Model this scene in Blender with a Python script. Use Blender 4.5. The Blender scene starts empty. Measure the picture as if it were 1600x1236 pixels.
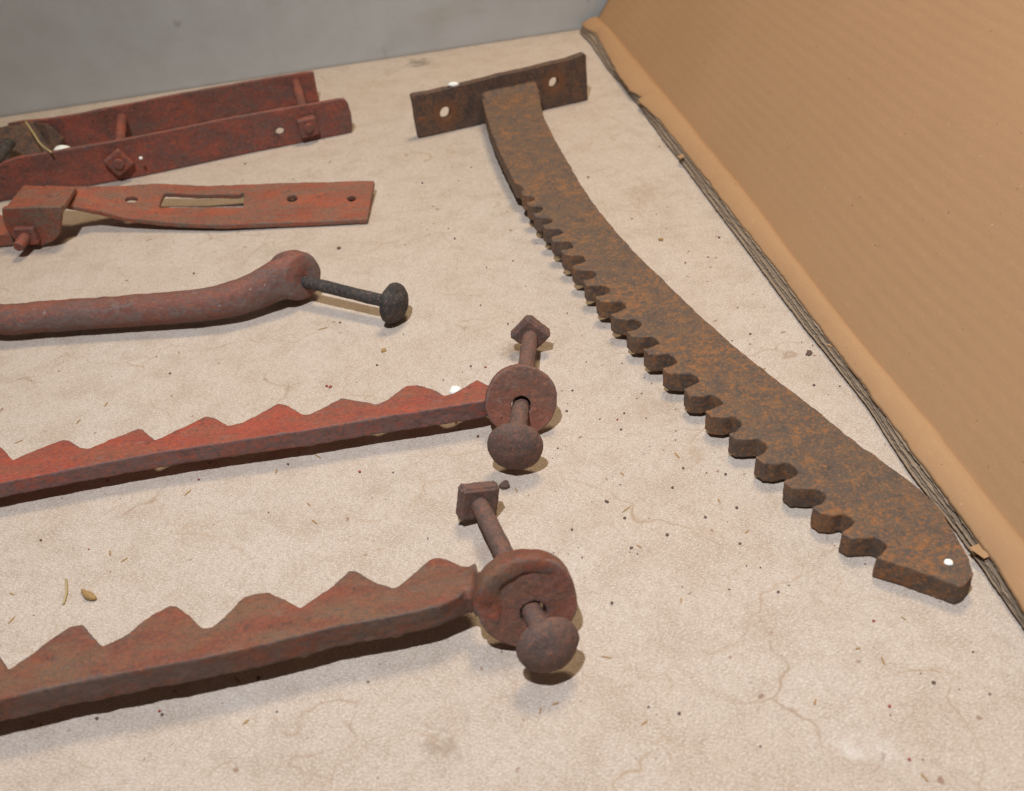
import bpy, bmesh, math, random
from mathutils import Vector, Matrix, noise
random.seed(11)
S = bpy.context.scene
COL = S.collection

# ------------------------------------------------------------------ camera
F_PX, PITCH, ROLL, CAM_Z = 1500.0, math.radians(36.5), math.radians(-5), 0.36
cp, sp, cr, sr = math.cos(PITCH), math.sin(PITCH), math.cos(ROLL), math.sin(ROLL)
FWD = Vector((0, cp, -sp)); U0 = Vector((0, sp, cp)); R0 = Vector((1, 0, 0))
RIGHT = R0*cr + U0*sr; UP = U0*cr - R0*sr
CAM = Vector((0, 0, CAM_Z))
cam = bpy.data.cameras.new('camera'); cam_o = bpy.data.objects.new('camera', cam); COL.objects.link(cam_o)
M = Matrix((RIGHT, UP, -FWD)).transposed().to_4x4(); M.translation = CAM
cam_o.matrix_world = M
cam.sensor_fit = 'HORIZONTAL'; cam.sensor_width = 36; cam.lens = 36*F_PX/1600
cam.clip_start = 0.01; cam.clip_end = 50
cam.dof.use_dof = True; cam.dof.focus_distance = 0.58; cam.dof.aperture_fstop = 11.0
S.camera = cam_o
S.render.resolution_x, S.render.resolution_y = 1024, 791

# ------------------------------------------------------------------ light
w = bpy.data.worlds.new('World'); S.world = w; w.use_nodes = True
w.node_tree.nodes['Background'].inputs[0].default_value = (1, .93, .82, 1)
w.node_tree.nodes['Background'].inputs[1].default_value = 0.06

def look(o, tgt):
    o.rotation_euler = (Vector(tgt)-o.location).to_track_quat('-Z', 'Y').to_euler()
ld = bpy.data.lights.new('camera_flash', 'SPOT'); lo = bpy.data.objects.new('camera_flash', ld); COL.objects.link(lo)
lo.location = (-.13, .04, 1.22); look(lo, (0.08, .56, 0))
ld.energy = 66; ld.color = (.90, .95, 1.0); ld.shadow_soft_size = .018; ld.spot_size = math.radians(84); ld.spot_blend = 1.0
ld = bpy.data.lights.new('ceiling_lamp', 'AREA'); lo = bpy.data.objects.new('ceiling_lamp', ld); COL.objects.link(lo)
lo.location = (.30, 1.16, 1.8); look(lo, (0, .6, 0))
ld.shape = 'RECTANGLE'; ld.size = .42; ld.size_y = .36; ld.energy = 19; ld.color = (1, .79, .50)
S.view_settings.view_transform = 'Standard'; S.view_settings.look = 'None'
S.view_settings.exposure = 0; S.view_settings.gamma = 1; S.view_settings.use_curve_mapping = False
S.render.engine = 'CYCLES'

# ------------------------------------------------------------------ geometry helpers
def ray(x, y):
    return (FWD + RIGHT*((x-800)/F_PX) + UP*(-(y-618)/F_PX))
def hit(x, y, p0, n):
    d = ray(x, y); return CAM + d*((Vector(p0)-CAM).dot(n)/d.dot(n))
def P(x, y, z=0.0, gx=0.0, gy=0.0, y0=0.0):
    """where the line of sight through a traced point meets the surface z + gx*X + gy*(Y-y0)"""
    n = Vector((-gx, -gy, 1)).normalized()
    return hit(x, y, (0, y0, z), n)

def empty(name, loc, label, cat, group=None):
    o = bpy.data.objects.new(name, None); COL.objects.link(o); o.location = loc; o.empty_display_size = .02
    o['label'] = label; o['category'] = cat
    if group: o['group'] = group
    return o
def link(name, bm, mat, parent=None, smooth=True, kind=None):
    """bm in world coordinates -> one mesh object, local to its parent's base"""
    bmesh.ops.recalc_face_normals(bm, faces=bm.faces[:])
    base = Vector(parent['_base']) if parent and '_base' in parent else (parent.location.copy() if parent else None)
    if base is None:
        c = Vector((0, 0, 0))
        for v in bm.verts: c += v.co
        c /= max(1, len(bm.verts)); c.z = min(v.co.z for v in bm.verts); base = c
        own = True
    else: own = False
    for v in bm.verts: v.co -= base
    me = bpy.data.meshes.new(name); bm.to_mesh(me); bm.free()
    if smooth: me.polygons.foreach_set('use_smooth', [True]*len(me.polygons))
    o = bpy.data.objects.new(name, me); COL.objects.link(o)
    if own: o.location = base
    else: o.parent = parent
    me.materials.append(mat)
    if kind: o['kind'] = kind
    return o
def forged(o, voxel, disp=.0006, size=.012, smooth=2, fine=.00018):
    m = o.modifiers.new('remesh', 'REMESH'); m.mode = 'VOXEL'; m.voxel_size = voxel; m.use_smooth_shade = True
    if smooth:
        m = o.modifiers.new('smooth', 'SMOOTH'); m.iterations = smooth; m.factor = .5
    for s, k in ((size, disp), (size*.22, fine)):
        t = bpy.data.textures.new('forge', 'CLOUDS'); t.noise_scale = s; t.noise_depth = 2
        m = o.modifiers.new('hammer', 'DISPLACE'); m.texture = t; m.strength = k*2; m.mid_level = .5; m.texture_coords = 'GLOBAL'
    return o
def prism(bm, top, bot, holes=()):
    """closed solid between two matching outlines, holes = [(top, bottom)]"""
    loops = [(top, bot)] + list(holes); et = []; eb = []
    for a, b in loops:
        va = [bm.verts.new(p) for p in a]; vb = [bm.verts.new(p) for p in b]; n = len(va)
        et += [bm.edges.new((va[i], va[(i+1) % n])) for i in range(n)]
        eb += [bm.edges.new((vb[i], vb[(i+1) % n])) for i in range(n)]
        for i in range(n): bm.faces.new((va[i], va[(i+1) % n], vb[(i+1) % n], vb[i]))
    bmesh.ops.triangle_fill(bm, use_beauty=True, use_dissolve=False, edges=et)
    bmesh.ops.triangle_fill(bm, use_beauty=True, use_dissolve=False, edges=eb)
def slab(bm, top, thick, holes=()):
    t = thick if callable(thick) else (lambda p: thick)
    dn = lambda L: [Vector((p.x, p.y, p.z-t(p))) for p in L]
    prism(bm, top, dn(top), [(h, dn(h)) for h in holes])
def frame_of(ax):
    ax = Vector(ax).normalized(); a = ax.cross((0, 0, 1))
    if a.length < .01: a = ax.cross((0, 1, 0))
    a.normalize(); return ax, a, a.cross(ax).normalized()
def tube(bm, pts, rad, n=20, flat=None, cap=True):
    """smooth round bar along pts; flat = per-point (width, height) factors"""
    rings = []; up = None
    for i, p in enumerate(pts):
        d = (pts[min(i+1, len(pts)-1)]-pts[max(i-1, 0)]).normalized()
        side = d.cross((0, 0, 1))
        if side.length < .05: side = d.cross((0, 1, 0))
        side.normalize(); u = side.cross(d).normalized()
        fw, fh = flat[i] if flat else (1, 1)
        rings.append([bm.verts.new(p + side*(math.cos(2*math.pi*k/n)*rad[i]*fw) + u*(math.sin(2*math.pi*k/n)*rad[i]*fh)) for k in range(n)])
    for a, b in zip(rings, rings[1:]):
        for k in range(n): bm.faces.new((a[k], a[(k+1) % n], b[(k+1) % n], b[k]))
    if cap: bm.faces.new(rings[0]); bm.faces.new(rings[-1][::-1])
def lathe(bm, o, ax, prof, n=36, ea=1, eb=1):
    """prof = [(along, radius)]"""
    ax, a, b = frame_of(ax); o = Vector(o); rings = []
    for h, r in prof:
        if r < 1e-6: rings.append([bm.verts.new(o+ax*h)])
        else: rings.append([bm.verts.new(o+ax*h+a*(math.cos(2*math.pi*k/n)*r*ea)+b*(math.sin(2*math.pi*k/n)*r*eb)) for k in range(n)])
    for p, q in zip(rings, rings[1:]):
        for k in range(n):
            f = [p[k % len(p)], p[(k+1) % len(p)], q[(k+1) % len(q)], q[k % len(q)]]
            f = list(dict.fromkeys(f))
            if len(f) > 2: bm.faces.new(f)
    for r in (rings[0], rings[-1]):
        if len(r) > 2: bm.faces.new(r)
def block(bm, c, ax, ay, az, sx, sy, sz):
    v = [bm.verts.new(Vector(c)+ax*(i*sx/2)+ay*(j*sy/2)+az*(k*sz/2)) for i in (-1, 1) for j in (-1, 1) for k in (-1, 1)]
    for q in ((0, 1, 3, 2), (4, 6, 7, 5), (0, 4, 5, 1), (2, 3, 7, 6), (0, 2, 6, 4), (1, 5, 7, 3)): bm.faces.new([v[i] for i in q])
def circle(c, a, b, r, n=24, e=1.0):
    return [Vector(c)+a*(math.cos(2*math.pi*k/n)*r)+b*(math.sin(2*math.pi*k/n)*r*e) for k in range(n)]
def loft(bm, secs, sq=.45):
    """secs = [(centre, width axis, thickness axis, width, thickness)]"""
    rings = []
    for c, wa, ta, ww, tt in secs:
        r = []
        for k in range(16):
            t = 2*math.pi*k/16; x = math.copysign(abs(math.cos(t))**sq, math.cos(t)); y = math.copysign(abs(math.sin(t))**sq, math.sin(t))
            r.append(bm.verts.new(Vector(c)+Vector(wa)*(x*ww/2)+Vector(ta)*(y*tt/2)))
        rings.append(r)
    for a, b in zip(rings, rings[1:]):
        for k in range(16): bm.faces.new((a[k], a[(k+1) % 16], b[(k+1) % 16], b[k]))
    bm.faces.new(rings[0]); bm.faces.new(rings[-1][::-1])
def lerp_path(pts, x):
    for (x0, *a), (x1, *b) in zip(pts, pts[1:]):
        if x <= x1 or (x1, *b) == pts[-1]:
            t = (x-x0)/(x1-x0); return [p+(q-p)*t for p, q in zip(a, b)]
def smooth_path(pts, n=8):
    out = []
    for i in range(len(pts)-1):
        p0, p1, p2, p3 = pts[max(i-1, 0)], pts[i], pts[i+1], pts[min(i+2, len(pts)-1)]
        for k in range(n):
            t = k/n
            out.append(.5*((2*p1)+(p2-p0)*t+(2*p0-5*p1+4*p2-p3)*t*t+(3*p1-p0-3*p2+p3)*t**3))
    out.append(pts[-1]); return out

# ------------------------------------------------------------------ materials
class NT:
    def __init__(s, name):
        s.m = bpy.data.materials.new(name); s.m.use_nodes = True; s.t = s.m.node_tree; s.n = s.t.nodes
        s.b = s.n['Principled BSDF']; s.co = s.n.new('ShaderNodeTexCoord').outputs['Object']
    def l(s, a, b): s.t.links.new(a, b)
    def mapped(s, scale=(1, 1, 1), rot=(0, 0, 0), loc=(0, 0, 0)):
        m = s.n.new('ShaderNodeMapping'); m.inputs['Scale'].default_value = scale; m.inputs['Rotation'].default_value = rot; m.inputs['Location'].default_value = loc
        s.l(s.co, m.inputs[0]); return m.outputs[0]
    def noise(s, scale, detail=6, rough=.6, vec=None, dist=0):
        q = s.n.new('ShaderNodeTexNoise'); q.inputs['Scale'].default_value = scale; q.inputs['Detail'].default_value = detail
        q.inputs['Roughness'].default_value = rough; q.inputs['Distortion'].default_value = dist
        s.l(vec or s.co, q.inputs['Vector']); return q.outputs['Fac']
    def ramp(s, x, stops):
        r = s.n.new('ShaderNodeValToRGB'); e = r.color_ramp.elements
        while len(e) < len(stops): e.new(.5)
        for q, (p, c) in zip(e, stops):
            q.position = p; q.color = (c, c, c, 1) if isinstance(c, (int, float)) else (*c, 1)
        s.l(x, r.inputs[0]); return r.outputs[0]
    def mix(s, f, a, b, mode='MIX'):
        m = s.n.new('ShaderNodeMix'); m.data_type = 'RGBA'; m.blend_type = mode
        for sock, v in ((m.inputs[0], f), (m.inputs[6], a), (m.inputs[7], b)):
            if isinstance(v, tuple): sock.default_value = (*v, 1)
            elif isinstance(v, (int, float)): sock.default_value = v
            else: s.l(v, sock)
        return m.outputs[2]
    def math(s, op, a, b=0.0):
        m = s.n.new('ShaderNodeMath'); m.operation = op
        for sock, v in zip(m.inputs, (a, b)):
            if isinstance(v, (int, float)): sock.default_value = v
            else: s.l(v, sock)
        return m.outputs[0]
    def bump(s, h, strength, dist, prev=None):
        b = s.n.new('ShaderNodeBump'); b.inputs['Strength'].default_value = strength; b.inputs['Distance'].default_value = dist
        s.l(h, b.inputs['Height'])
        if prev: s.l(prev, b.inputs['Normal'])
        return b.outputs[0]
    def point(s):
        return s.n.new('ShaderNodeNewGeometry').outputs['Pointiness']
    def done(s, col, rough=.7, nrm=None, spec=.4):
        s.l(col, s.b.inputs['Base Color']) if not isinstance(col, tuple) else setattr(s.b.inputs['Base Color'], 'default_value', (*col, 1))
        if isinstance(rough, (int, float)): s.b.inputs['Roughness'].default_value = rough
        else: s.l(rough, s.b.inputs['Roughness'])
        s.b.inputs['Specular IOR Level'].default_value = spec
        if nrm: s.l(nrm, s.b.inputs['Normal'])
        return s.m
def rust(name, dark, mid, orange, amount=.5, scale=1.0, halo=()):
    t = NT(name)
    big = t.noise(30*scale, 4, .6); med = t.noise(330*scale, 7, .74, dist=.4); fin = t.noise(1100*scale, 4, .75)
    mid2 = t.noise(120*scale, 5, .65, t.mapped(loc=(3, 3, 3)))
    base = t.mix(t.ramp(mid2, [(.36, 0), (.62, 1)]), dark, mid)
    base = t.mix(t.math('MULTIPLY', t.ramp(fin, [(.36, 0), (.60, 1)]), .40), base, tuple(c*.42 for c in dark))
    sel = t.math('ADD', t.math('MULTIPLY', med, .66), t.math('ADD', t.math('MULTIPLY', big, .26), t.math('MULTIPLY', mid2, .22)))
    base = t.mix(t.math('MULTIPLY', t.ramp(sel, [(.70-amount*.28, 0), (.80-amount*.28, 1)]), .78), base, orange)
    base = t.mix(t.math('MULTIPLY', t.ramp(t.noise(75*scale, 5, .7, t.mapped(loc=(8, 2, 6))), [(.56, 0), (.72, 1)]), .55), base, tuple(c*.55 for c in dark))
    base = t.mix(t.math('MULTIPLY', t.ramp(t.point(), [(.53, 0), (.60, 1)]), .5), base, tuple(min(1, c*1.55+.03) for c in mid))
    fl = t.noise(560*scale, 4, .68, t.mapped(loc=(2, 9, 4)))
    base = t.mix(t.math('MULTIPLY', t.ramp(fl, [(.575, 0), (.62, 1)]), .62), base, tuple(min(1, c*1.18) for c in orange))
    base = t.mix(t.math('MULTIPLY', t.ramp(fl, [(.37, 1), (.42, 0)]), .55), base, tuple(c*.5 for c in dark))
    for h, r in halo:
        d = t.n.new('ShaderNodeVectorMath'); d.operation = 'DISTANCE'; t.l(t.co, d.inputs[0]); d.inputs[1].default_value = h
        dd = t.math('ADD', d.outputs['Value'], t.math('MULTIPLY', t.math('SUBTRACT', med, .5), .012))
        base = t.mix(t.math('MULTIPLY', t.ramp(t.math('DIVIDE', dd, r), [(.55, 1), (1, 0)]), .7), base, tuple(c*.85 for c in orange))
    n = t.bump(fin, .6, .0006); n = t.bump(med, .7, .0012, n)
    return t.done(base, t.ramp(med, [(.3, .55), (.7, .85)]), n, .35)
def redpaint(name, red, worn, dirt, wear=.5, stretch=True, spots=0.0, side_wear=.07):
    t = NT(name)
    v = t.mapped((.5, 1.5, 1), (0, 0, .35)) if stretch else t.co
    big = t.noise(34, 4, .62, v); med = t.noise(260, 7, .74, v, .5); fin = t.noise(1000, 4, .72)
    d1 = t.noise(62, 6, .7, t.mapped((.5, 1.3, 1), loc=(5, 2, 1)))
    c = t.mix(t.ramp(big, [(.34, 0), (.64, 1)]), red, tuple(x*.60+.012 for x in red))
    c = t.mix(t.math('MULTIPLY', t.ramp(d1, [(.42, 0), (.60, 1)]), .78), c, dirt)
    c = t.mix(t.math('MULTIPLY', t.ramp(fin, [(.50, 0), (.68, 1)]), .50), c, tuple(min(1, x*1.3+.02) for x in red))
    c = t.mix(t.math('MULTIPLY', t.ramp(fin, [(.30, 1), (.46, 0)]), .55), c, tuple(x*.40 for x in worn))
    geo = t.n.new('ShaderNodeNewGeometry'); sep = t.n.new('ShaderNodeSeparateXYZ'); t.l(geo.outputs['Normal'], sep.inputs[0])
    side = t.math('SUBTRACT', .75, t.math('ABSOLUTE', sep.outputs[2]))
    s = t.math('ADD', t.math('MULTIPLY', med, .62), t.math('MULTIPLY', big, .45))
    if stretch: s = t.math('ADD', s, t.math('MULTIPLY', t.ramp(side, [(.0, 0), (.6, 1)]), side_wear))
    s = t.math('ADD', s, t.math('MULTIPLY', t.ramp(t.point(), [(.505, 0), (.57, 1)]), .22))
    c = t.mix(t.math('MULTIPLY', t.ramp(s, [(.74-.32*wear, 0), (.84-.32*wear, 1)]), .85), c, worn)
    c = t.mix(t.ramp(t.noise(120, 5, .7, t.mapped(loc=(1, 7, 3))), [(.30, .75), (.40, 0)]), c, tuple(x*.45 for x in worn))
    fl = t.noise(480, 4, .68, t.mapped((.7, 1.2, 1), loc=(2, 9, 4)))
    c = t.mix(t.math('MULTIPLY', t.ramp(fl, [(.57, 0), (.63, 1)]), .50), c, (min(1, red[0]*1.25), red[1]*1.5, red[2]*1.1))
    c = t.mix(t.math('MULTIPLY', t.ramp(fl, [(.36, 1), (.43, 0)]), .60), c, tuple(x*.55 for x in worn))
    sc = t.noise(150, 5, .72, t.mapped((.6, 1.4, 1), loc=(4, 4, 9)))
    c = t.mix(t.math('MULTIPLY', t.ramp(sc, [(.60, 0), (.66, 1)]), .45), c, tuple(min(1, x*1.25+.02) for x in worn))
    if spots: c = t.mix(t.ramp(t.noise(95, 6, .75, t.mapped(loc=(9, 1, 4))), [(.70-spots, 0), (.76-spots, .75)]), c, (.42, .38, .36))
    n = t.bump(fin, .4, .0005); n = t.bump(med, .5, .0010, n)
    return t.done(c, t.ramp(med, [(.3, .5), (.7, .82)]), n, .35)

M_RACK = rust('rusty_brown_iron', (.120, .088, .074), (.185, .118, .076), (.32, .130, .045), .44)
M_RED = redpaint('worn_red_paint', (.36, .070, .042), (.165, .105, .100), (.21, .085, .052), .40, side_wear=.20)
M_RED2 = redpaint('dull_red_paint', (.225, .066, .038), (.135, .095, .082), (.155, .098, .06), .44, side_wear=.13)
M_ORANGE = redpaint('orange_red_paint', (.345, .085, .045), (.17, .125, .10), (.17, .11, .078), .38)
M_MAROON = redpaint('maroon_strap_paint', (.32, .080, .052), (.15, .088, .078), (.100, .056, .046), .48)
M_EYE = redpaint('red_brown_eye', (.27, .092, .060), (.175, .118, .100), (.14, .092, .070), .46, False)
M_BOLT = rust('rusty_bolt', (.130, .092, .082), (.21, .118, .094), (.28, .105, .065), .34, 1.2)
M_ROD = redpaint('rod_paint', (.25, .080, .054), (.17, .125, .117), (.12, .088, .080), .55, True, .06)
M_BLACK = rust('black_iron', (.038, .036, .036), (.090, .078, .072), (.19, .11, .09), .24, 1.1)

def table_mat():
    t = NT('worn_board')
    a = t.noise(9, 4, .55); b = t.noise(40, 6, .68); f = t.noise(1300, 5, .85); g = t.noise(210, 6, .78)
    fib = t.noise(1, 5, .75, t.mapped((520, 1500, 500), (0, 0, .5)))
    c = t.mix(t.ramp(a, [(.3, 0), (.7, 1)]), (.50, .405, .335), (.545, .46, .40))
    c = t.mix(t.math('MULTIPLY', t.ramp(b, [(.46, 0), (.68, 1)]), .55), c, (.36, .265, .195))
    c = t.mix(t.math('MULTIPLY', t.ramp(g, [(.46, 0), (.64, 1)]), .48), c, (.36, .275, .22))
    gr = t.math('ADD', t.math('MULTIPLY', f, .6), t.math('MULTIPLY', fib, .4))
    c = t.mix(t.ramp(gr, [(.38, .70), (.495, 0)]), c, (.27, .190, .135))
    c = t.mix(t.ramp(gr, [(.505, 0), (.61, .85)]), c, (.80, .76, .73))
    # hairline scratches
    for sc, ro, lo_, col, th in ((5.2, .4, (0, 0, 0), (.36, .25, .16), .0045), (8.5, 1.3, (4, 1, 0), (.40, .28, .19), .006), (3.1, 2.2, (1, 8, 0), (.34, .24, .17), .0020)):
        v = t.n.new('ShaderNodeTexVoronoi'); v.feature = 'DISTANCE_TO_EDGE'; v.inputs['Scale'].default_value = sc
        mp = t.mapped((1, 1.35, 1), (0, 0, ro), lo_)
        w_ = t.n.new('ShaderNodeTexNoise'); w_.inputs['Scale'].default_value = 9; w_.inputs['Detail'].default_value = 4; t.l(mp, w_.inputs['Vector'])
        va = t.n.new('ShaderNodeVectorMath'); va.operation = 'MULTIPLY_ADD'; t.l(w_.outputs['Color'], va.inputs[0]); va.inputs[1].default_value = (.16, .16, 0); t.l(mp, va.inputs[2])
        t.l(va.outputs[0], v.inputs['Vector'])
        line = t.ramp(v.outputs['Distance'], [(0, 1), (th, 0)])
        msk = t.ramp(t.noise(13, 4, .6, t.mapped(loc=(lo_[0]+7, ro*5, 1))), [(.47, 0), (.62, .75)])
        c = t.mix(t.math('MULTIPLY', line, msk), c, col)
    for mp, th in (((6, 260, 1), .5), ((7, 230, 1), -.25), ((5, 200, 1), 1.25)):
        st = t.noise(1, 3, .6, t.mapped(mp, (0, 0, th), (th*9, 2, 0)))
        mk = t.ramp(t.noise(16, 4, .65, t.mapped(loc=(th*5, 11, 3))), [(.50, 0), (.64, .55)])
        c = t.mix(t.math('MULTIPLY', t.ramp(st, [(.68, 0), (.74, 1)]), mk), c, (.33, .235, .165))
    # specks and stains
    c = t.mix(t.ramp(t.noise(150, 2, .4, t.mapped(loc=(2, 5, 0))), [(.735, 0), (.765, .7)]), c, (.24, .14, .09))
    c = t.mix(t.ramp(t.noise(70, 4, .6, t.mapped(loc=(12, 3, 0))), [(.68, 0), (.80, .5)]), c, (.36, .22, .14))
    c = t.mix(t.ramp(t.noise(24, 5, .65, t.mapped((1, 1.6, 1), (0, 0, .3), (3, 9, 0))), [(.62, 0), (.78, .42)]), c, (.36, .30, .25))
    wob = t.noise(110, 5, .7, t.mapped(loc=(6, 6, 0)))
    for x, y, r, k, col in ((655, 98, .020, .75, (.14, .12, .10)), (810, 548, .016, .6, (.22, .15, .11)), (1010, 300, .030, .4, (.34, .26, .19)), (760, 860, .012, .3, (.30, .2, .14)), (1360, 1165, .011, .22, (.74, .72, .70)), (1330, 1170, .008, .3, (.74, .72, .70)), (690, 1165, .012, .45, (.25, .18, .13)), (1010, 640, .02, .25, (.36, .25, .18)), (420, 395, .018, .35, (.33, .26, .2))):
        d = t.n.new('ShaderNodeVectorMath'); d.operation = 'DISTANCE'; t.l(t.co, d.inputs[0]); q = P(x, y) - Vector((0, .55, 0)); d.inputs[1].default_value = q
        dd = t.math('ADD', t.math('DIVIDE', d.outputs['Value'], r), t.math('MULTIPLY', t.math('SUBTRACT', wob, .5), 3.2))
        c = t.mix(t.math('MULTIPLY', t.ramp(dd, [(.15, 1), (.9, 0)]), k), c, col)
    n = t.bump(gr, .45, .0008)
    return t.done(c, .85, n, .2)
M_TABLE = table_mat()
def wall_mat():
    t = NT('grey_painted_board')
    a = t.noise(3, 5, .6, t.mapped((1, 1, 2.5))); b = t.noise(30, 6, .65)
    c = t.mix(t.ramp(a, [(.3, 0), (.7, 1)]), (.46, .47, .465), (.53, .54, .54))
    c = t.mix(t.math('MULTIPLY', t.ramp(b, [(.4, 0), (.75, 1)]), .22), c, (.30, .275, .235))
    c = t.mix(t.ramp(t.noise(34, 3, .5, t.mapped((1, 1, .55), loc=(4, 4, 4))), [(.70, 0), (.78, .6)]), c, (.17, .15, .13))
    c = t.mix(t.ramp(t.noise(11, 4, .6, t.mapped((.6, 1, 2), loc=(1, 4, 7))), [(.60, 0), (.75, .35)]), c, (.34, .27, .20))
    return t.done(c, .55, t.bump(b, .1, .001), .35)
M_WALL = wall_mat()
def card_mat(name, base, rot, flute=True):
    t = NT(name)
    a = t.noise(7, 3, .5); f = t.noise(600, 5, .8); g = t.noise(1, 5, .7, t.mapped((500, 120, 500), (0, 0, rot)))
    c = t.mix(t.ramp(a, [(.3, 0), (.7, 1)]), base, tuple(x*.93 for x in base))
    c = t.mix(t.math('MULTIPLY', t.ramp(f, [(.4, 0), (.7, 1)]), .22), c, tuple(x*.68 for x in base))
    c = t.mix(t.math('MULTIPLY', t.ramp(g, [(.5, 0), (.75, 1)]), .25), c, tuple(min(1, x*1.25) for x in base))
    c = t.mix(t.ramp(t.noise(260, 2, .4), [(.75, 0), (.78, .6)]), c, tuple(x*.45 for x in base))
    c = t.mix(t.ramp(t.noise(300, 2, .4, t.mapped(loc=(5, 5, 5))), [(.775, 0), (.80, .4)]), c, (.75, .68, .58))
    n = t.bump(f, .12, .0005)
    return t.done(c, .8, n, .25)
M_CARD = card_mat('kraft_cardboard', (.425, .250, .132), 0)
M_CARDEDGE = card_mat('cut_cardboard_edge', (.33, .245, .175), 0)
M_CARDCORE = card_mat('cardboard_fluting', (.25, .19, .14), 0)
M_FOAM = NT('white_foam').done((.86, .86, .84), .6)
M_STRAW = NT('dry_straw').done((.42, .33, .16), .7)
def speck_mat(name, col):
    t = NT(name); return t.done(t.mix(t.noise(900, 3, .6), tuple(c*.6 for c in col), tuple(c*1.3 for c in col)), .8)
M_CRUMB = speck_mat('dark_rust_crumb', (.12, .075, .058)); M_REDCRUMB = speck_mat('red_paint_crumb', (.30, .06, .04)); M_TAN = speck_mat('tan_chaff', (.36, .22, .09))

# ------------------------------------------------------------------ setting
bm = bmesh.new(); bmesh.ops.create_grid(bm, x_segments=2, y_segments=2, size=1.5)
for v in bm.verts: v.co.y += .55
table = link('table_top', bm, M_TABLE, smooth=False); table['kind'] = 'structure'
# grey board standing at the back edge
A, B = P(0, 184), P(905, 46.5)
wd = (B-A).normalized(); wn = Vector((wd.y, -wd.x, 0))
bm = bmesh.new()
N = 60; rows = []
for j, z in enumerate((-.002, .004, .05, .15, .3, .55)):
    r = []
    for i in range(N+1):
        s = -.9+i*2.6/N
        p = A+wd*s; off = .0016*noise.noise((s*7, z*3, 2))
        r.append(bm.verts.new(p+wn*off+Vector((0, 0, z))))
    rows.append(r)
for a, b in zip(rows, rows[1:]):
    for i in range(N): bm.faces.new((a[i], a[i+1], b[i+1], b[i]))
wall = link('back_wall', bm, M_WALL); wall['kind'] = 'structure'
m = wall.modifiers.new('thick', 'SOLIDIFY'); m.thickness = .018; m.offset = -1 if wall.data.polygons[0].normal.dot(wn) > 0 else 1

# ------------------------------------------------------------------ cardboard flap at the right
lowE = [(904, 47), (924, 69), (947, 104), (971, 131), (997, 163), (1035, 216), (1074, 266), (1113, 319), (1160, 381), (1225, 470), (1289, 551), (1354, 633), (1419, 735), (1433, 753), (1487, 820), (1540, 895), (1600, 981)]
upE = [(914, 43), (932, 52), (965, 114), (984, 141), (997, 156), (1009, 154), (1035, 191.6), (1072, 238), (1113, 290), (1160, 351), (1195, 395), (1218, 424), (1289, 521), (1354, 605), (1387, 651), (1451, 737), (1487, 787), (1553, 875), (1600, 953)]
crE = [(940, 33), (948.6, 41), (1009.5, 111), (1087, 205), (1178, 316), (1202, 350), (1289.5, 466), (1386.5, 586), (1471, 681), (1483.6, 702), (1540, 771), (1600, 846)]
def world_line(px, z):
    return [P(x, y, z) for x, y in px]
lowW, upW, crW = world_line(lowE, .003), world_line(upE, .0095), world_line(crE, .0125)
E0 = lowW[0]; ed = (lowW[-1]-lowW[1]).normalized(); ed.z = 0; ed.normalize()
en = Vector((-ed.y, ed.x, 0))
if en.x < 0: en = -en
def as_sd(L):
    q = sorted(((p-E0).dot(ed), (p-E0).dot(en)) for p in L)
    d = (q[-1][1]-q[-4][1])/(q[-1][0]-q[-4][0])
    return q+[(q[-1][0]+.45, q[-1][1]+.45*d*.3)]
lowS, upS, crS = as_sd(lowW), as_sd(upW), as_sd(crW)
def val(L, s):
    if s <= L[0][0]: return L[0][1]
    for (a, u), (b, v) in zip(L, L[1:]):
        if s <= b: return u+(v-u)*(s-a)/(b-a)
    return L[-1][1]
# the slope of the leaning panel follows its far side edge
best = None
c0 = E0+ed*.0+en*val(crS, .02)+Vector((0, 0, .0125))
def to_px(p):
    d = p-CAM; k = d.dot(FWD); return 800+F_PX*d.dot(RIGHT)/k, 618-F_PX*d.dot(UP)/k
for deg in range(15, 100):
    th = math.radians(deg); q = c0+(en*math.cos(th)+Vector((0, 0, math.sin(th))))*.06
    (x0, y0), (x1, y1) = to_px(c0), to_px(q)
    e = abs(math.atan2(y0-y1, x1-x0)-math.atan2(39, 23))
    if best is None or e < best[0]: best = (e, deg)
LEAN = math.radians(best[1]); print('LEAN', best, 'wall/edge', ed, wd)
pdir = en*math.cos(LEAN)+Vector((0, 0, math.sin(LEAN)))
S0, S1 = -.004, lowS[-1][0]
flap = empty('cardboard_flap', E0+ed*.4, 'tan corrugated cardboard flap leaning back with a torn bottom edge', 'cardboard')
NS = 520
nrm = pdir.cross(ed); nrm = nrm if nrm.z > 0 else -nrm
def crease(s):
    b = E0+ed*s; return Vector((b.x, b.y, 0)), val(crS, s)+.0012*noise.noise((s*18, 9, 1))
bm = bmesh.new(); rows = []
for i in range(NS+1):
    s = S0+.002+(S1-S0-.002)*i/NS; u = val(upS, s)+.0012*noise.noise((s*60, 3, 1))+.0006*noise.noise((s*260, 3, 1)); b, c = crease(s); r = []
    prof = [(u, .0085), (u+.001, .0098), (u+(c-u)*.25, .0125), (u+(c-u)*.5, .0150), (u+(c-u)*.75, .0156), (u+(c-u)*.90, .0142), (c-.0008, .0118), (c, .0110)]
    for d, z in prof: r.append(bm.verts.new(b+en*d+Vector((0, 0, z+.0005*noise.noise((s*25, d*300, 4))))))
    r.append(bm.verts.new(b+en*c+Vector((0, 0, .0110))+pdir*.004-nrm*.0006))
    rows.append(r)
for a, b in zip(rows, rows[1:]):
    for i in range(len(a)-1): bm.faces.new((a[i], a[i+1], b[i+1], b[i]))
o = link('folded_lip', bm, M_CARD, flap)
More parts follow.
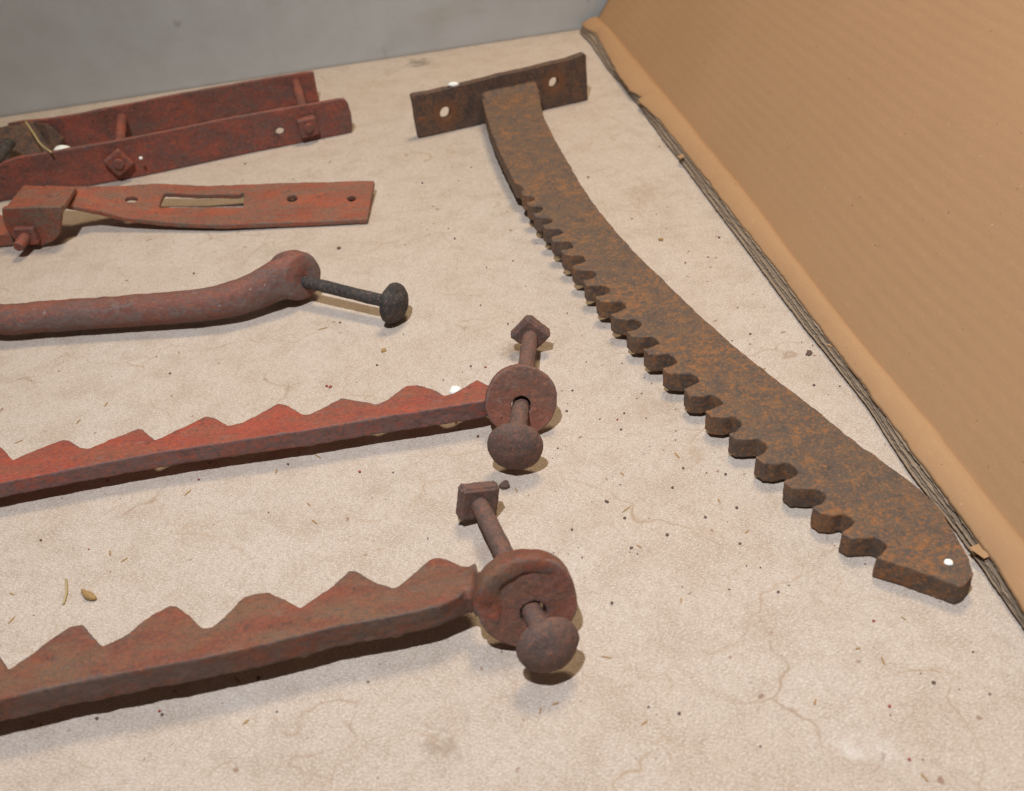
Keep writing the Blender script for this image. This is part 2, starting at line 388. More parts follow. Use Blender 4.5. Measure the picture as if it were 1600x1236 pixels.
m = o.modifiers.new('thick', 'SOLIDIFY'); m.thickness = .0009; m.offset = -1
bm = bmesh.new(); rows = []; NP = 150; NL = 400
for i in range(NP+1):
    s = S0+(S1-S0)*i/NP; b, c = crease(s); base = b+en*c+Vector((0, 0, .0110)); r = []
    for k in range(NL+1):
        L = k*.0013
        wav = .0018*noise.noise((s*3, L*3, 7)) + .00006*math.sin(2*math.pi*(L+.0010*noise.noise((s*5, L*2, 2)))/.0088)*min(1, L/.02)*(.7+.8*noise.noise((s*4, L*9, 5)))
        edge = -.0018*math.exp(-((s-.030)/.004)**2)*min(1, L/.02)
        r.append(bm.verts.new(base+pdir*L+nrm*(wav+edge)))
    rows.append(r)
for a, b in zip(rows, rows[1:]):
    for i in range(len(a)-1): bm.faces.new((a[i], a[i+1], b[i+1], b[i]))
o = link('panel', bm, M_CARD, flap)
m = o.modifiers.new('thick', 'SOLIDIFY'); m.thickness = .004; m.offset = -1
# torn layers of the edge below the lip
def ply(name, f0, z0, mat, seed, amp, thick, dark=0):
    bm = bmesh.new(); rows = []
    for i in range(NS*2+1):
        s = S0+.006+(S1-S0-.006)*i/(NS*2); lo_, u, c = val(lowS, s), val(upS, s), val(crS, s)
        d = lo_+(u-lo_)*f0 + amp*(noise.noise((s*30, seed, 1))+.6*noise.noise((s*120, seed, 2))+.5*noise.noise((s*420, seed, 5)))
        z = z0+.0006*noise.noise((s*40, seed, 8))
        b = E0+ed*s; b = Vector((b.x, b.y, 0)); r = []
        for q, dz in ((0, -.0004), (.18, 0), (.5, .0002), (1, .0004)):
            r.append(bm.verts.new(b+en*(d+(c-d)*q)+Vector((0, 0, z+dz))))
        rows.append(r)
    for a, b in zip(rows, rows[1:]):
        for i in range(3): bm.faces.new((a[i], a[i+1], b[i+1], b[i]))
    o = link(name, bm, mat, flap); m = o.modifiers.new('t', 'SOLIDIFY'); m.thickness = thick; m.offset = -1; return o
ply('outer_liner', .05, .0030, M_CARDEDGE, 1, .0006, .0006)
ply('fluting', .30, .0043, M_CARDCORE, 2, .0012, .0005)
ply('middle_liner', .42, .0057, M_CARDEDGE, 3, .0012, .0006)
ply('fluting', .62, .0069, M_CARDCORE, 4, .0013, .0005)
ply('inner_liner', .78, .0082, M_CARDEDGE, 5, .0010, .0006)
# torn tatters of paper on the edge
for k, (x, y, L, ww) in enumerate(((1062, 245, .007, .0016), (1360, 608, .009, .0014), (1300, 540, .007, .002), (1530, 862, .009, .003))):
    bm = bmesh.new(); c = P(x, y, .0082); n = 9; a_, b_ = [], []
    for i in range(n):
        q = i/(n-1); e = ww*(1-q)*random.uniform(.5, 1.1)
        a_.append(c+ed*(L*(q-.5))-en*e+Vector((0, 0, -.0012*(1-q)))); b_.append(c+ed*(L*(q-.5))+en*.0035+Vector((0, 0, .0012)))
    prism(bm, a_+b_[::-1], [p-Vector((0, 0, .0004)) for p in a_+b_[::-1]])
    link('torn_tatter', bm, M_CARD, flap, smooth=False)

# ------------------------------------------------------------------ the big curved rack
Z_TIP, Z_PLATE = .0135, .027
yt, yp = P(1440, 900, Z_TIP).y, P(800, 150, Z_PLATE).y
gy = (Z_PLATE-Z_TIP)/(yp-yt)
Rk = lambda x, y: P(x, y, Z_TIP, 0, gy, yt)
tips = [(814, 300), (822, 315), (833, 332.5), (847, 351), (861, 370), (876, 391), (893, 414), (911.5, 438), (931, 463), (954, 490), (979, 517), (1005, 545), (1035, 575), (1068.5, 607), (1102, 642), (1137.5, 676.5), (1179, 713), (1225, 752), (1268.5, 792), (1314, 831), (1368, 871)]
tw = [Rk(*p) for p in tips]
tem = [Rk(*p) for p in ((1224.6, 752.2), (1237, 762.8), (1256.6, 763.9), (1274.4, 761), (1285.8, 768.2), (1292.9, 777), (1282.2, 786.3), (1269, 792))]
t0, t1 = tem[0], tem[-1]; tu = (t1-t0); tl = tu.length; tu.normalize(); tv = Vector((tu.y, -tu.x, 0)).normalized()
if tv.dot(tem[5]-t0) < 0: tv = -tv
loc = [((p-t0).dot(tu)/tl, (p-t0).dot(tv)/tl) for p in tem]
left = [Rk(*p) for p in ((752, 151), (758, 175), (767.6, 206), (782, 240), (797, 271), (805, 286), (811, 288), (818, 294))]
outl = list(left)
for i in range(len(tw)-1):
    a, b = tw[i], tw[i+1]; u = b-a; l = u.length; u.normalize(); v = Vector((u.y, -u.x, 0)).normalized()
    if v.dot(tv) < 0: v = -v
    k = .82 if i < 3 else (.92 if i < 7 else 1)
    for j, (p, q) in enumerate(loc[:-1]):
        jj = 0 if j == 0 else l*.035
        outl.append(a+u*(p*l+random.uniform(-jj, jj))+v*(q*l*k+random.uniform(-jj, jj)))
outl += [Rk(*p) for p in ((1368, 871), (1420, 887), (1477, 907), (1500, 916), (1510, 912), (1522, 897), (1513, 870), (1491, 830), (1467, 791), (1436, 763), (1402, 736), (1349, 699), (1306, 665), (1260, 628), (1200, 582), (1156, 548), (1124, 519), (1075, 475), (1038, 438), (997, 399), (962, 360), (929, 320), (909, 290), (887, 252), (866, 215), (849, 181), (840, 137))]
rack = empty('toothed_rack', (tw[10].x, tw[10].y, 0), 'long curved rusty brown iron rack with hooked teeth and an upright end plate', 'iron rack')
bm = bmesh.new()
def rthick(p): return .0135 if p.y < yp-.12 else .0135+.006*min(1, (p.y-yp+.12)/.12)
slab(bm, outl, rthick)
# plate: stands on edge at the far end
pa, pb = P(655, 217, 0), P(919, 157, 0)
pd = (pb-pa).normalized(); pnv = Vector((pd.y, -pd.x, 0))
pl, pr = hit(644, 151, pa, pnv), hit(916, 86, pa, pnv)
print('plate h', pl.z, pr.z, 'len', (pb-pa).length, 'rack len', (tw[0]-tw[-1]).length, 'tooth', tl)
fillet_c = (left[0]+outl[-1])/2
fw = (left[0]-outl[-1]).length
ZZ = Vector((0, 0, 1))
loft(bm, [(fillet_c+pnv*.013-ZZ*.0098, pd, ZZ, fw*.97, .0185), (fillet_c+pnv*.005-ZZ*.0088, pd, ZZ, fw*.99, .0212), (fillet_c-pnv*.003-ZZ*.0070, pd, ZZ, fw*1.05, .0280)], .15)
o = link('rack_bar', bm, M_RACK, rack); forged(o, .0008, .0006, .008, 1)
bm = bmesh.new()
ptop = [pa.lerp(pb, k/10)+Vector((0, 0, .0004)) for k in range(11)]
ptop += [pr+Vector((0, 0, .0)), pr+pd*-.002+Vector((0, 0, .002))] + [pr.lerp(pl, k/10)+Vector((0, 0, .0008*noise.noise((k*.7, 1, 1)))) for k in range(1, 10)] + [pl+pd*.0015+Vector((0, 0, .001)), pl]
ptop[-1].z = pl.z
bk = lambda L: [p-pnv*.0085 for p in L]
hl = [hit(697, 177, pa, pnv), hit(866, 129.5, pa, pnv)]
holes = []
for h, r in zip(hl, (.0060, .0055)):
    c = circle(h, pd, Vector((0, 0, 1)), r, 22); holes.append((c, bk(c)))
prism(bm, ptop, bk(ptop), holes)
# end faces already closed
M_PLATE = rust('rusty_dark_plate', (.085, .060, .052), (.145, .090, .062), (.235, .095, .038), .40, 1, [(h-rack.location, .0165) for h in hl])
o = link('end_plate', bm, M_PLATE, rack); forged(o, .0008, .0005, .012, 1)

# ------------------------------------------------------------------ bolts
def bolt(p_nut, p_head, r, r_head, nut, spin, label, mat, group=None, sink=None, nut_thick=.0085, bend=.0, dome=.008, neck=True):
    p_nut, p_head = Vector(p_nut), Vector(p_head); ax = (p_head-p_nut).normalized()
    mid = (p_nut+p_head)/2
    root = empty('carriage_bolt', (mid.x, mid.y, 0), label, 'bolt', group)
    _, a, b = frame_of(ax); L = (p_head-p_nut).length
    bm = bmesh.new(); pts = [p_nut+ax*(L*k/14-.001)+b*(bend*math.sin(math.pi*k/14)) for k in range(15)]
    tube(bm, pts, [r*(1+.05*noise.noise((k*.6, r*900, 1))) for k in range(15)], 24)
    if neck: block(bm, p_head-ax*.004, ax, a, b, .010, r*2.0, r*2.0)
    forged(link('shank', bm, mat, root), .0006, .0003, .006, 1)
    bm = bmesh.new()
    lathe(bm, p_head, ax, [(-.0035, r_head*.80), (-.0025, r_head*.95), (-.0008, r_head), (dome*.22, r_head*.985), (dome*.5, r_head*.84), (dome*.76, r_head*.6), (dome*.93, r_head*.32), (dome, 0)], 40)
    forged(link('head', bm, mat, root), .0007, .0007, .009, 1)
    if nut:
        ca, sa = math.cos(spin), math.sin(spin)
        bm = bmesh.new(); block(bm, p_nut, a*ca+b*sa, b*ca-a*sa, ax, nut, nut*.97, nut_thick)
        bmesh.ops.bevel(bm, geom=bm.edges[:], offset=.0014, segments=2, affect='EDGES')
        forged(link('square_nut', bm, mat, root), .0006, .0005, .008, 1)
    return root

# ------------------------------------------------------------------ red toothed bars
def toothed_bar(teeth, front, zt0, zt1, t0_, t1_, label, mat, x_end, ext):
    a0, a1 = P(*front[0], zt0), P(*front[-1], zt1)
    gx = (zt1-zt0)/(a1.x-a0.x)
    Q = lambda p: P(p[0], p[1], zt0-gx*a0.x, gx, 0)
    T = [Q(p) for p in teeth]; Fr = [Q(p) for p in front]
    # the bar goes on beyond the picture: repeat its tooth pattern
    d = (Fr[1]-Fr[0]).normalized(); per = ext[0]; nrep = ext[1]
    i0, i1 = ext[2]
    cell = T[i0:i1+1]; step = cell[-1]-cell[0]; step_x = step.dot(d)
    extra = []
    for r in range(nrep, 0, -1):
        off = (T[0]-cell[0])-step*r
        extra += [p+off for p in cell[:-1]]
    startp = extra[0] if extra else T[0]
    back = Fr[0]+d*((startp-Fr[0]).dot(d)-.004)
    out = extra+T+Fr[::-1]+[back]
    root = empty('toothed_bar', (Fr[len(Fr)//2].x, Fr[len(Fr)//2].y, 0), label, 'toothed bar', 'red toothed bars')
    bm = bmesh.new()
    th = lambda p: t0_+(t1_-t0_)*max(0, min(1, (p.x-a0.x)/(a1.x-a0.x)))
    slab(bm, out, th)
    # foot at the far left end, outside the picture, that holds the bar level
    w_ = (startp-back).length
    c = (startp+back)/2
    dn = Vector((0, 0, 1)); side = d.cross(dn)
    loft(bm, [(c+d*.006-dn*t0_*.5, side, dn, w_*.9, t0_), (c-d*.004-dn*t0_*.9, side, (dn-d).normalized(), w_*.9, t0_*.9), (c-d*.009-dn*(c.z-.004), side, d, w_*.8, t0_*.8), (c-d*.009-dn*(c.z), side, d, w_*.8, t0_*.8)])
    return root, bm, T, Fr, d, th

# bar in the middle
teeth2 = [(6, 702), (20, 718), (62, 700), (98, 686), (109, 687), (125, 699), (137, 700), (175, 685), (216, 670), (223, 670), (242, 688), (281, 669), (322, 650), (336, 652), (356, 664), (375, 660.6), (400, 650), (434, 630), (444, 631.6), (475, 647), (484, 646), (506, 636), (533, 621), (541, 622), (574, 628), (588, 631), (603, 625), (635, 602.5), (648, 601), (661, 602.5), (681, 610.5), (694, 617.5), (706, 615), (726, 604), (745, 593), (758, 599), (768, 603)]
front2 = [(0, 755), (125, 730), (250, 706.5), (344, 692), (480, 672), (577, 655), (674, 640), (755, 626), (772, 621)]
r2, bm, T2, F2, d2, th2 = toothed_bar(teeth2, front2, .0195, .0222, .0105, .0130, 'red painted toothed bar, its eye held by the bolt with a diamond tilted nut', M_RED, 0, (.05, 3, (1, 5)))
n2 = Vector((.10, -.90, .40)).normalized(); c2 = P(814, 625, .0205)
v2 = Vector((0, 0, 1)); v2 = (v2-n2*v2.dot(n2)).normalized(); u2 = v2.cross(n2)
e_c = (T2[-1]+F2[-1])/2; e_w = (T2[-1]-F2[-1]); ew = e_w.length
loft(bm, [(e_c-d2*.004-Vector((0, 0, .0065)), e_w.normalized(), Vector((0, 0, 1)), ew*.98, .0125), (e_c+d2*.004-Vector((0, 0, .0065)), (e_w.normalized()+v2*.35).normalized(), Vector((0, 0, 1)), ew*.9, .0125),
          (c2-u2*.0135, (v2+e_w.normalized()*.5).normalized(), n2, .022, .009)])
o = link('bar', bm, M_RED, r2); forged(o, .0008, .0006, .010, 2)
def eye(c, n, u, v, R, hole, thick, parent, mat, squash=1.0, hole_off=(0, 0), wob=.04):
    n_ = 44; top = []
    for k in range(n_):
        t = 2*math.pi*k/n_; rr = R*(1+wob*noise.noise((math.cos(t)*1.2, math.sin(t)*1.2, R*700)))
        top.append(c+u*(math.cos(t)*rr)+v*(math.sin(t)*rr*squash)+n*(thick/2))
    bk = lambda L: [p-n*thick for p in L]
    h = circle(hole_off+n*((c-hole_off).dot(n)+thick/2), u, v, hole, 26)
    bm = bmesh.new(); prism(bm, top, bk(top), [(h, bk(h))])
    o = link('eye', bm, mat, parent); forged(o, .0007, .0006, .011, 2); return o
def cross(a, b, c, n): return a+(b-a)*((c-a).dot(n)/(b-a).dot(n))
b2a, b2b = P(829, 521, .0145), P(805, 697, .0180)
eye(c2, n2, u2, v2, 0.0212, .0060, .0075, r2, M_EYE, 1.0, cross(b2a, b2b, c2, n2)+v2*.0009)
b2 = bolt(b2a, b2b, .0052, .0158, .0205, math.radians(42), 'rusty carriage bolt with its square nut tilted like a diamond', M_BOLT, 'bolts through the eyes', dome=.009)

# bar nearest the front
teeth1 = [(14, 1044), (45, 1023), (105, 979), (115.5, 976.5), (129.5, 975), (140, 988), (159, 1009), (192, 995), (238, 960), (266, 945), (277, 947), (315, 979), (329, 979), (350, 963), (381, 932), (395, 927.5), (420, 925), (430, 929), (469, 950), (486, 939), (511, 921), (546, 891), (557, 892), (584, 906), (612, 918), (620, 917), (640, 900), (671, 873), (683, 869.5), (697, 871.5), (718, 882), (735, 884)]
front1 = [(0, 1093), (140, 1061.5), (315, 1029), (420, 1005), (525, 979), (627, 961), (686, 946), (722, 930)]
r1, bm, T1, F1, d1, th1 = toothed_bar(teeth1, front1, .0262, .0270, .0145, .0140, 'dull red toothed bar with tall teeth and a thick eye turned on edge', M_RED2, 0, (.05, 2, (0, 6)))
n1 = Vector((.12, -.92, .32)).normalized(); c1 = P(821, 935, .0228)
v1 = Vector((0, 0, 1)); v1 = (v1-n1*v1.dot(n1)).normalized(); u1 = v1.cross(n1)
e_c = (T1[-1]+F1[-1])/2; e_w = (T1[-1]-F1[-1]); ew = e_w.length
ewn = e_w.normalized(); ZZ = Vector((0, 0, 1))
cl = c1-u1*.019
loft(bm, [(e_c-d1*.006-ZZ*.0072, ewn, ZZ, ew*.98, .0142), (e_c+d1*.003-ZZ*.0062, (ewn+v1*.35).normalized(), ZZ, ew*1.0, .0150),
          (e_c.lerp(cl, .62)+ZZ*.001, (ewn*.7+v1).normalized(), (ZZ*.6+n1).normalized(), ew*1.0, .0145), (c1-u1*.0145+v1*.004, v1, n1, .030, .0118), (c1-u1*.010+v1*.009, v1, n1, .022, .0095)])
arc = []
for k in range(15):
    q = k/14; t = math.radians(186-166*q); fade = min(1, q/.18, (1-q)/.45); rd_ = u1*math.cos(t)+v1*math.sin(t)
    arc.append((c1+rd_*.0192+n1*.0002, rd_, n1, .0110-.003*q, .0082+.0048*fade))
loft(bm, arc)
o = link('bar', bm, M_RED2, r1); forged(o, .0008, .0008, .011, 5)
b1a, b1b = P(746, 782, .0130), P(856, 1007, .0195)
eye(c1, n1, u1, v1, .0230, .0062, .0100, r1, M_EYE, 1.02, cross(b1a, b1b, c1+n1*.006, n1)+v1*.0010, .08)
b1 = bolt(b1a, b1b, .0048, .0146, .0215, math.radians(12), 'rusty carriage bolt with faceted dome head pushed through the thick eye', M_BOLT, 'bolts through the eyes', dome=.010, bend=.0015)

# ------------------------------------------------------------------ bent handle bar
pts = [P(-70, 300, .012), P(-62, 370, .0125), P(-52, 440, .014), P(-30, 487, .0148), P(0, 499, .0150), P(70, 495, .0148), P(155, 489, .0148), P(240, 483, .0150), P(310, 477, .0156), P(365, 467, .0172), P(405, 452, .0195), P(432, 440, .0220), P(452, 434, .0220)]
rad = [.0095, .010, .0108, .0112, .0114, .0114, .0114, .0116, .0118, .0125, .0132, .0140, .0140]
fl = [(1, 1)]*8+[(1, 1), (.95, 1.03), (.85, 1.08), (.72, 1.15), (.55, 1.2)]
sp_ = smooth_path(pts, 5); n = len(sp_); rr = [lerp_path([(i, r) for i, r in enumerate(rad)], k/5)[0] for k in range(n)]
ff = [tuple(lerp_path([(i, *f) for i, f in enumerate(fl)], k/5)) for k in range(n)]
bm = bmesh.new(); tube(bm, sp_, rr, 24, ff)
ec = P(464, 431, .0210); en3 = (P(614, 474, .0150)-P(452, 434, .0185)).normalized(); en3 = (en3+Vector((-.1, -.25, .18))).normalized(); ev = Vector((0, 0, 1)); ev = (ev-en3*ev.dot(en3)).normalized(); eu = ev.cross(en3)
lathe(bm, ec, en3, [(-.026, .006), (-.022, .0120), (-.014, .0165), (-.004, .0186), (.003, .0184), (.007, .0165), (.0085, .010), (.0075, 0)], 32)
hb = forged(link('handle_bar', bm, M_ROD), .0009, .0008, .014, 10)
hb['label'] = 'bent round handle bar of brownish red iron with a flattened eye'; hb['category'] = 'handle'
bolt(P(452, 434, .0185), P(614, 474, .0150), .0046, .0150, 0, 0, 'black carriage bolt with a pitted shank sticking out of the handle bar eye', M_BLACK, None, dome=.010, neck=False)

# ------------------------------------------------------------------ slotted strap
hy = empty('slotted_strap', P(300, 350), 'orange red flat strap with a long slot and a folded bracket end', 'strap')
FARX = [(60, .034, 289), (116, .0335, 291), (194, .026, 289.5), (248, .021, 286), (329, .018, 290), (426, .016, 286), (590, .012, 282)]
NEARX = [(60, .034, 317), (93, .031, 319), (147, .019, 328), (194, .0125, 340), (271, .0085, 348), (349, .0070, 351), (465, .0055, 347), (590, .0050, 342)]
def Qs(x, y):
    zf, yf = lerp_path(FARX, x); zn, yn = lerp_path(NEARX, x); q = max(0, min(1, (y-yf)/(yn-yf)))
    return P(x, y, zf+(zn-zf)*q)
so = [Qs(*p) for p in ((70, 289), (116, 291), (155, 290), (194, 289.5), (248, 286), (290, 288), (329, 290), (426, 286), (500, 284), (585, 282), (579, 312), (574, 342), (520, 345), (465, 347), (400, 349), (349, 351), (310, 350), (271, 348), (230, 344), (194, 340), (170, 334), (147, 328), (120, 323), (93, 319), (70, 317))]
slot = [Qs(*p) for p in ((256, 301), (300, 303.5), (372, 303.5), (381, 300), (380, 323), (330, 323), (248, 324), (251, 312))]
def hole(x, y, rx, ry): return [Qs(x+rx*math.cos(2*math.pi*k/18), y+ry*math.sin(2*math.pi*k/18)) for k in range(18)]
bm = bmesh.new(); slab(bm, so, .0045, [slot, hole(205, 311, 10, 4.5), hole(456, 309.7, 8.5, 5.5), hole(549, 310, 7, 4.5)])
forged(link('plate', bm, M_ORANGE, hy), .0007, .0005, .016, 2)
# the bracket: top sheet bent over into a rounded cheek facing the front
zt = .0365
tA, tB, tC, tD = P(36, 289, zt), P(118, 291, zt), P(96, 325, zt), P(5, 327, zt)
bm = bmesh.new(); slab(bm, [tA, tB, tB.lerp(tC, .5), tC, tD, tD.lerp(tA, .5)], .005)
bd = (tC-tD).normalized(); bn = Vector((bd.y, -bd.x, 0)).normalized()
Hc = lambda x, y: hit(x, y, tD, bn)
ch = [Hc(*p) for p in ((3, 325), (50, 323), (96, 323), (95, 345), (93, 366), (84, 377), (66, 384), (45, 385), (30, 381), (16, 367), (8, 352), (4, 338))]
for p in ch: p.z = max(p.z, .0004)
prism(bm, [p+bn*.0010 for p in ch], [p-bn*.0042 for p in ch])
forged(link('bracket', bm, M_ORANGE, hy), .0008, .0006, .014, 6)
nc = Hc(46, 364)+bn*.004
bm = bmesh.new(); block(bm, nc, bd, bn, Vector((0, 0, 1)), .018, .007, .016); bmesh.ops.bevel(bm, geom=bm.edges[:], offset=.001, segments=2, affect='EDGES')
nt = forged(link('nut', bm, M_MAROON, hy), .0006, .0004, .008, 1)
bm = bmesh.new(); tube(bm, [nc-bn*.012, nc, nc+bn*.008-Vector((0, 0, .001)), nc+bn*.017-Vector((0, 0, .0025))], [.0048, .0048, .0047, .0044], 18)
forged(link('stud', bm, M_MAROON, hy), .0006, .0003, .006, 1)
bm = bmesh.new(); slab(bm, [P(*p, .012) for p in ((-34, 336), (14, 336), (20, 352), (16, 366), (-34, 370))], .011)
forged(link('tail', bm, M_ORANGE, hy), .0008, .0005, .014, 2)
bm = bmesh.new(); lathe(bm, P(85, 305, zt-.001), (0, 0, 1), [(-.002, .0055), (.0015, .0055), (.0022, .0045), (.0024, 0)], 18)
forged(link('rivet', bm, M_ORANGE, hy), .0006, .0004, .006, 1)

# ------------------------------------------------------------------ pair of straps joined by two bolts
pr_ = empty('strap_clamp', P(300, 255), 'two maroon flat straps standing on edge, joined by two square nut bolts', 'clamp')
HS = .0385; Z = Vector((0, 0, 1))
def standing(px, hs, thick, wob=0):
    base = [P(*p, 0) for p in px]; base = smooth_path(base, 6); n = len(base)
    fr, tp, fb, tb = [], [], [], []
    for i, p in enumerate(base):
        d = (base[min(i+1, n-1)]-base[max(i-1, 0)]).normalized(); q = Vector((-d.y, d.x, 0))
        if q.y < 0: q = -q
        h = lerp_path(hs, i/(n-1))[0]
        fr.append(p+Z*.0003); tp.append(p+Z*h); fb.append(p+q*thick+Z*.0003); tb.append(p+q*thick+Z*h)
    bm = bmesh.new(); rows = [[bm.verts.new(v) for v in L] for L in (fr, tp, tb, fb)]
    for a, b in zip(rows, rows[1:]+rows[:1]):
        for i in range(n-1): bm.faces.new((a[i], a[i+1], b[i+1], b[i]))
    for i in (0, n-1): bm.faces.new([r[i] for r in rows])
    return bm, base
FP = [(-60, 330), (0, 316), (40, 309), (136, 292), (232, 274), (387, 240.5), (470, 223), (551, 207.5)]
_b, fb_ = standing(FP, [(0, .0335), (1, .0365)], .0048); _b.free()
bm, _f = standing(FP[:6], [(0, .0335), (.30, .034), (.42, .039), (1, HS)], .0048)
s0, s1 = P(380, 242.0), P(553, 207.2); sd = (s1-s0).normalized(); sq = Vector((-sd.y, sd.x, 0)); sq = sq if sq.y > 0 else -sq; sl = (s1-s0).length
sol = [s0+sd*a+Z*b for a, b in ((0, .0003), (sl*.3, .0003), (sl*.7, .0003), (sl-.004, .0003), (sl-.001, .002), (sl, .006), (sl+.0005, .020), (sl-.0005, .031), (sl-.003, .0355), (sl-.008, .0365), (sl*.6, .0372), (sl*.3, .0378), (0, HS))]
hc = hit(438, 205.5, s0, sq); hh = circle(hc, sd, Z, .0040, 18, .8)
prism(bm, sol, [p+sq*.0048 for p in sol], [(hh, [p+sq*.0048 for p in hh])])
forged(link('strap', bm, M_MAROON, pr_), .0007, .0005, .018, 2)
bm, rb_ = standing([(30, 243), (100, 236), (200, 216), (310, 193), (426, 171), (499, 159)], [(0, .034), (.1, .0355), (.25, .035), (1, .0335)], .0048)
forged(link('strap', bm, M_MAROON, pr_), .0007, .0005, .018, 2)
# broad leaning tongue at the left between the straps
tq = [P(-60, 205, .036), P(0, 198, .036), P(50, 189.5, .036), P(72, 193, .034), P(100, 215, .018), P(84, 243, .004), P(20, 262, .004), P(-60, 280, .004)]
bm = bmesh.new(); prism(bm, tq, [p+Vector((0, .004, -.003)) for p in tq])
forged(link('tongue', bm, M_PLATE, pr_), .0008, .0008, .014, 2)
bm = bmesh.new(); tube(bm, [P(16, 222, .030), P(6, 236, .027), P(-6, 254, .024)], [.0052]*3, 18)
forged(link('pin', bm, M_BLACK, pr_), .0006, .0004, .006, 1)
def cross_bolt(px, z, rear_px, spin, size):
    i = min(range(len(fb_)), key=lambda k: abs(to_px(fb_[k]+Z*z)[0]-px)); c = fb_[i]+Z*z
    d = (fb_[i+1]-fb_[i-1]).normalized(); q = Vector((-d.y, d.x, 0)); q = q if q.y > 0 else -q
    ca, sa = math.cos(spin), math.sin(spin)
    bm = bmesh.new(); block(bm, c-q*.0045, d*ca+Z*sa, Z*ca-d*sa, q, size, size, .008); bmesh.ops.bevel(bm, geom=bm.edges[:], offset=.0012, segments=2, affect='EDGES')
    nut = forged(link('square_nut', bm, M_MAROON, pr_), .0006, .0005, .008, 1)
    j = min(range(len(rb_)), key=lambda k: abs(to_px(rb_[k]+Z*rear_px[1])[0]-rear_px[0])); e = rb_[j]+Z*rear_px[1]
    bm = bmesh.new(); tube(bm, [c-q*.011, c, c.lerp(e, .5), e+q*.003], [.0050, .0052, .0050, .0050], 18)
    forged(link('bolt', bm, M_MAROON, pr_), .0006, .0003, .006, 1)
cross_bolt(187, .020, (196, .022), math.radians(30), .0200)
cross_bolt(478, .0165, (459, .024), math.radians(4), .0195)

# ------------------------------------------------------------------ small things lying about
def tag(o, label, cat, group=None):
    o['label'] = label; o['category'] = cat
    if group: o['group'] = group
    return o
def pebble(name, c, r, mat, label, cat, sq=(1, 1, .8), group=None, rough=.18, seed=0):
    bm = bmesh.new(); bmesh.ops.create_icosphere(bm, subdivisions=3, radius=1)
    for v in bm.verts:
        k = 1+rough*noise.noise(v.co*1.6+Vector((seed, 3, 1)))
        v.co = Vector(c)+Vector((v.co.x*r*sq[0]*k, v.co.y*r*sq[1]*k, v.co.z*r*sq[2]*k))
    return tag(link(name, bm, mat), label, cat, group)
pebble('foam_bead', P(712, 611, .0035), .0040, M_FOAM, 'tiny white foam bead lying behind the teeth of the red bar', 'foam bead')
pebble('foam_bead', P(97, 233, .0330), .0068, M_FOAM, 'white foam bead caught between the two maroon straps', 'foam bead', (1.1, .8, .5))
c = pl.lerp(pr, .235); pebble('foam_bead', c-pnv*.003+Z*.0012, .0032, M_FOAM, 'white foam bead on the top edge of the upright end plate', 'foam bead', (1.7, 1, .7))
pebble('foam_bead', Rk(1482, 879)+Z*.0002, .0021, M_FOAM, 'white foam dot on the pointed tip of the rusty rack', 'foam bead', (1, 1, .45))
pebble('foam_bead', P(220, 247, .022), .0018, M_FOAM, 'white speck beside the diamond nut on the maroon strap', 'foam bead')
bm = bmesh.new(); tube(bm, smooth_path([P(40, 190, .042), P(52, 208, .040), P(64, 226, .039), P(80, 238, .041)], 4), [.0010]*13, 8)
tag(link('straw_stem', bm, M_STRAW), 'thin pale straw stem lying across the maroon strap end', 'straw')
bm = bmesh.new(); tube(bm, smooth_path([P(128, 922, .0010), P(137, 930, .0016), P(150, 936, .0012)], 4), [.0006, .0010, .0014, .0018, .0021, .0022, .0018, .0013, .0005], 10)
tag(link('seed_husk', bm, M_TAN), 'golden brown seed husk on the board above the red teeth', 'husk')
bm = bmesh.new(); tube(bm, smooth_path([P(103, 905, .0006), P(104, 925, .0007), P(99, 944, .0006)], 4), [.0006]*9, 6)
tag(link('straw_stem', bm, M_STRAW), 'short dark grass stem beside the golden husk', 'straw')
def flake(x, y, r, mat, label, n=8, h=.0012, seed=1):
    rnd = random.Random(seed); c = P(x, y, h); top = []
    for k in range(n):
        t = 2*math.pi*k/n; q = r*rnd.uniform(.55, 1.15); top.append(c+Vector((math.cos(t)*q, math.sin(t)*q, rnd.uniform(-.0003, .0004))))
    bm = bmesh.new(); slab(bm, top, h*.9); return tag(link('rust_flake', bm, mat, smooth=False), label, 'flake')
flake(789, 755, .0033, M_CRUMB, 'dark rust flake on the board below the mushroom bolt head', 9, .0022, 3)
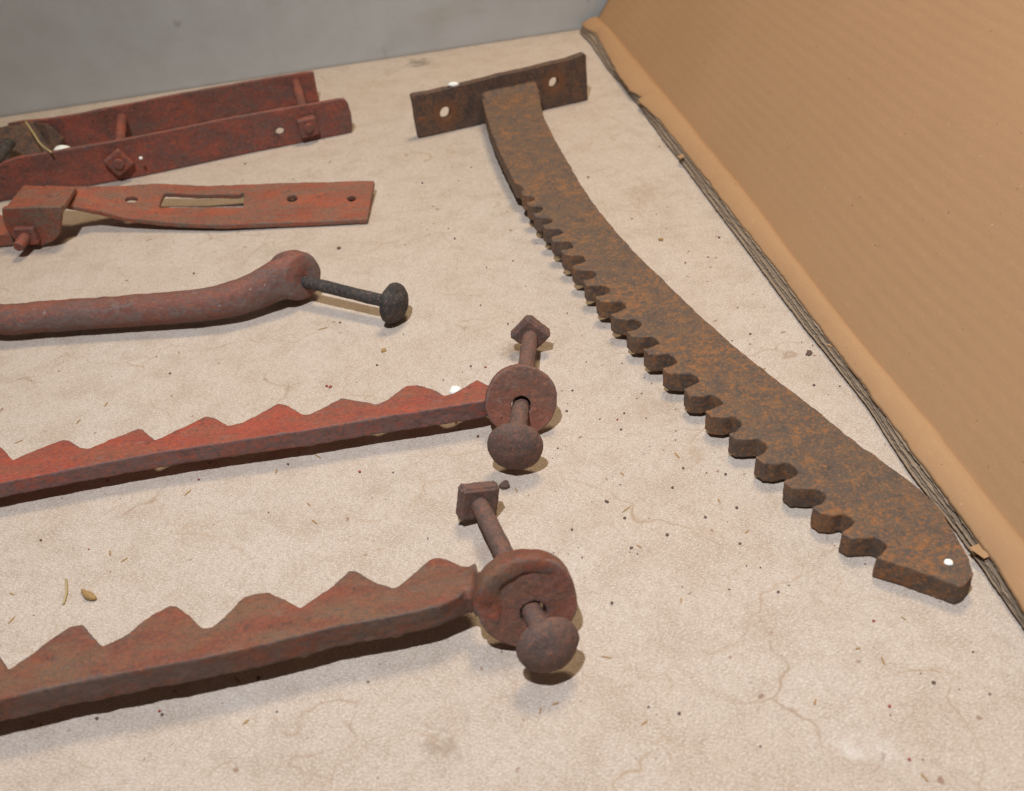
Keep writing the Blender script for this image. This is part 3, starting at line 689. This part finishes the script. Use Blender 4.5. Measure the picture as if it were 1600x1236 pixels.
flake(1264, 551, .0026, M_CRUMB, 'blackish flake between the rusty rack and cardboard', 7, .0009, 5)
flake(529, 387, .0026, M_CRUMB, 'dark flake between the slotted strap and black bolt', 7, .0009, 7)
flake(1033, 373, .0022, M_TAN, 'brown flake by the concave edge of the rusty rack', 7, .0014, 9)
flake(599, 547, .0026, M_TAN, 'orange chip on bare board below the black bolt', 6, .0008, 11)
# uncountable crumbs and chaff
rnd = random.Random(5); bm = bmesh.new()
def crumb(bm, x, y, r, n=6, L=1.0, ang=0):
    c = P(x, y, .0); top = []
    for k in range(n):
        t = 2*math.pi*k/n; q = r*rnd.uniform(.6, 1.15); a, b = math.cos(t)*q*L, math.sin(t)*q
        top.append(c+Vector((a*math.cos(ang)-b*math.sin(ang), a*math.sin(ang)+b*math.cos(ang), min(r*.8, .0009))))
    slab(bm, top, min(r*.7, .0008))
for i in range(300):
    x, y = rnd.uniform(-40, 1560), rnd.uniform(90, 1240); dpt = P(x, y).y
    if rnd.random() < .5: x = rnd.gauss(960, 190); y = rnd.gauss(640, 190)
    crumb(bm, x, max(80, y), rnd.choice((.0003, .0004, .0005, .0006, .0009)) * (1.25 if y < 500 else 1), 6)
o = link('rust_crumbs', bm, M_CRUMB, smooth=False, kind='stuff'); tag(o, 'tiny dark rust crumbs scattered over the pale board', 'crumbs')
bm = bmesh.new()
for i in range(28): crumb(bm, rnd.uniform(0, 1500), rnd.uniform(250, 1230), rnd.choice((.0004, .0006, .0008)), 6)
for x, y in ((515, 606), (562, 738), (517, 605), (511, 604)): crumb(bm, x, y, .0010, 6)
o = link('paint_crumbs', bm, M_REDCRUMB, smooth=False, kind='stuff'); tag(o, 'tiny red paint crumbs scattered over the pale board', 'crumbs')
bm = bmesh.new()
for i in range(70): crumb(bm, rnd.uniform(0, 1550), rnd.uniform(200, 1230), .0005, 6, rnd.uniform(3, 7), rnd.uniform(0, 3.14))
o = link('chaff', bm, M_TAN, smooth=False, kind='stuff'); tag(o, 'fine brown chaff and grass bits on the board', 'chaff')
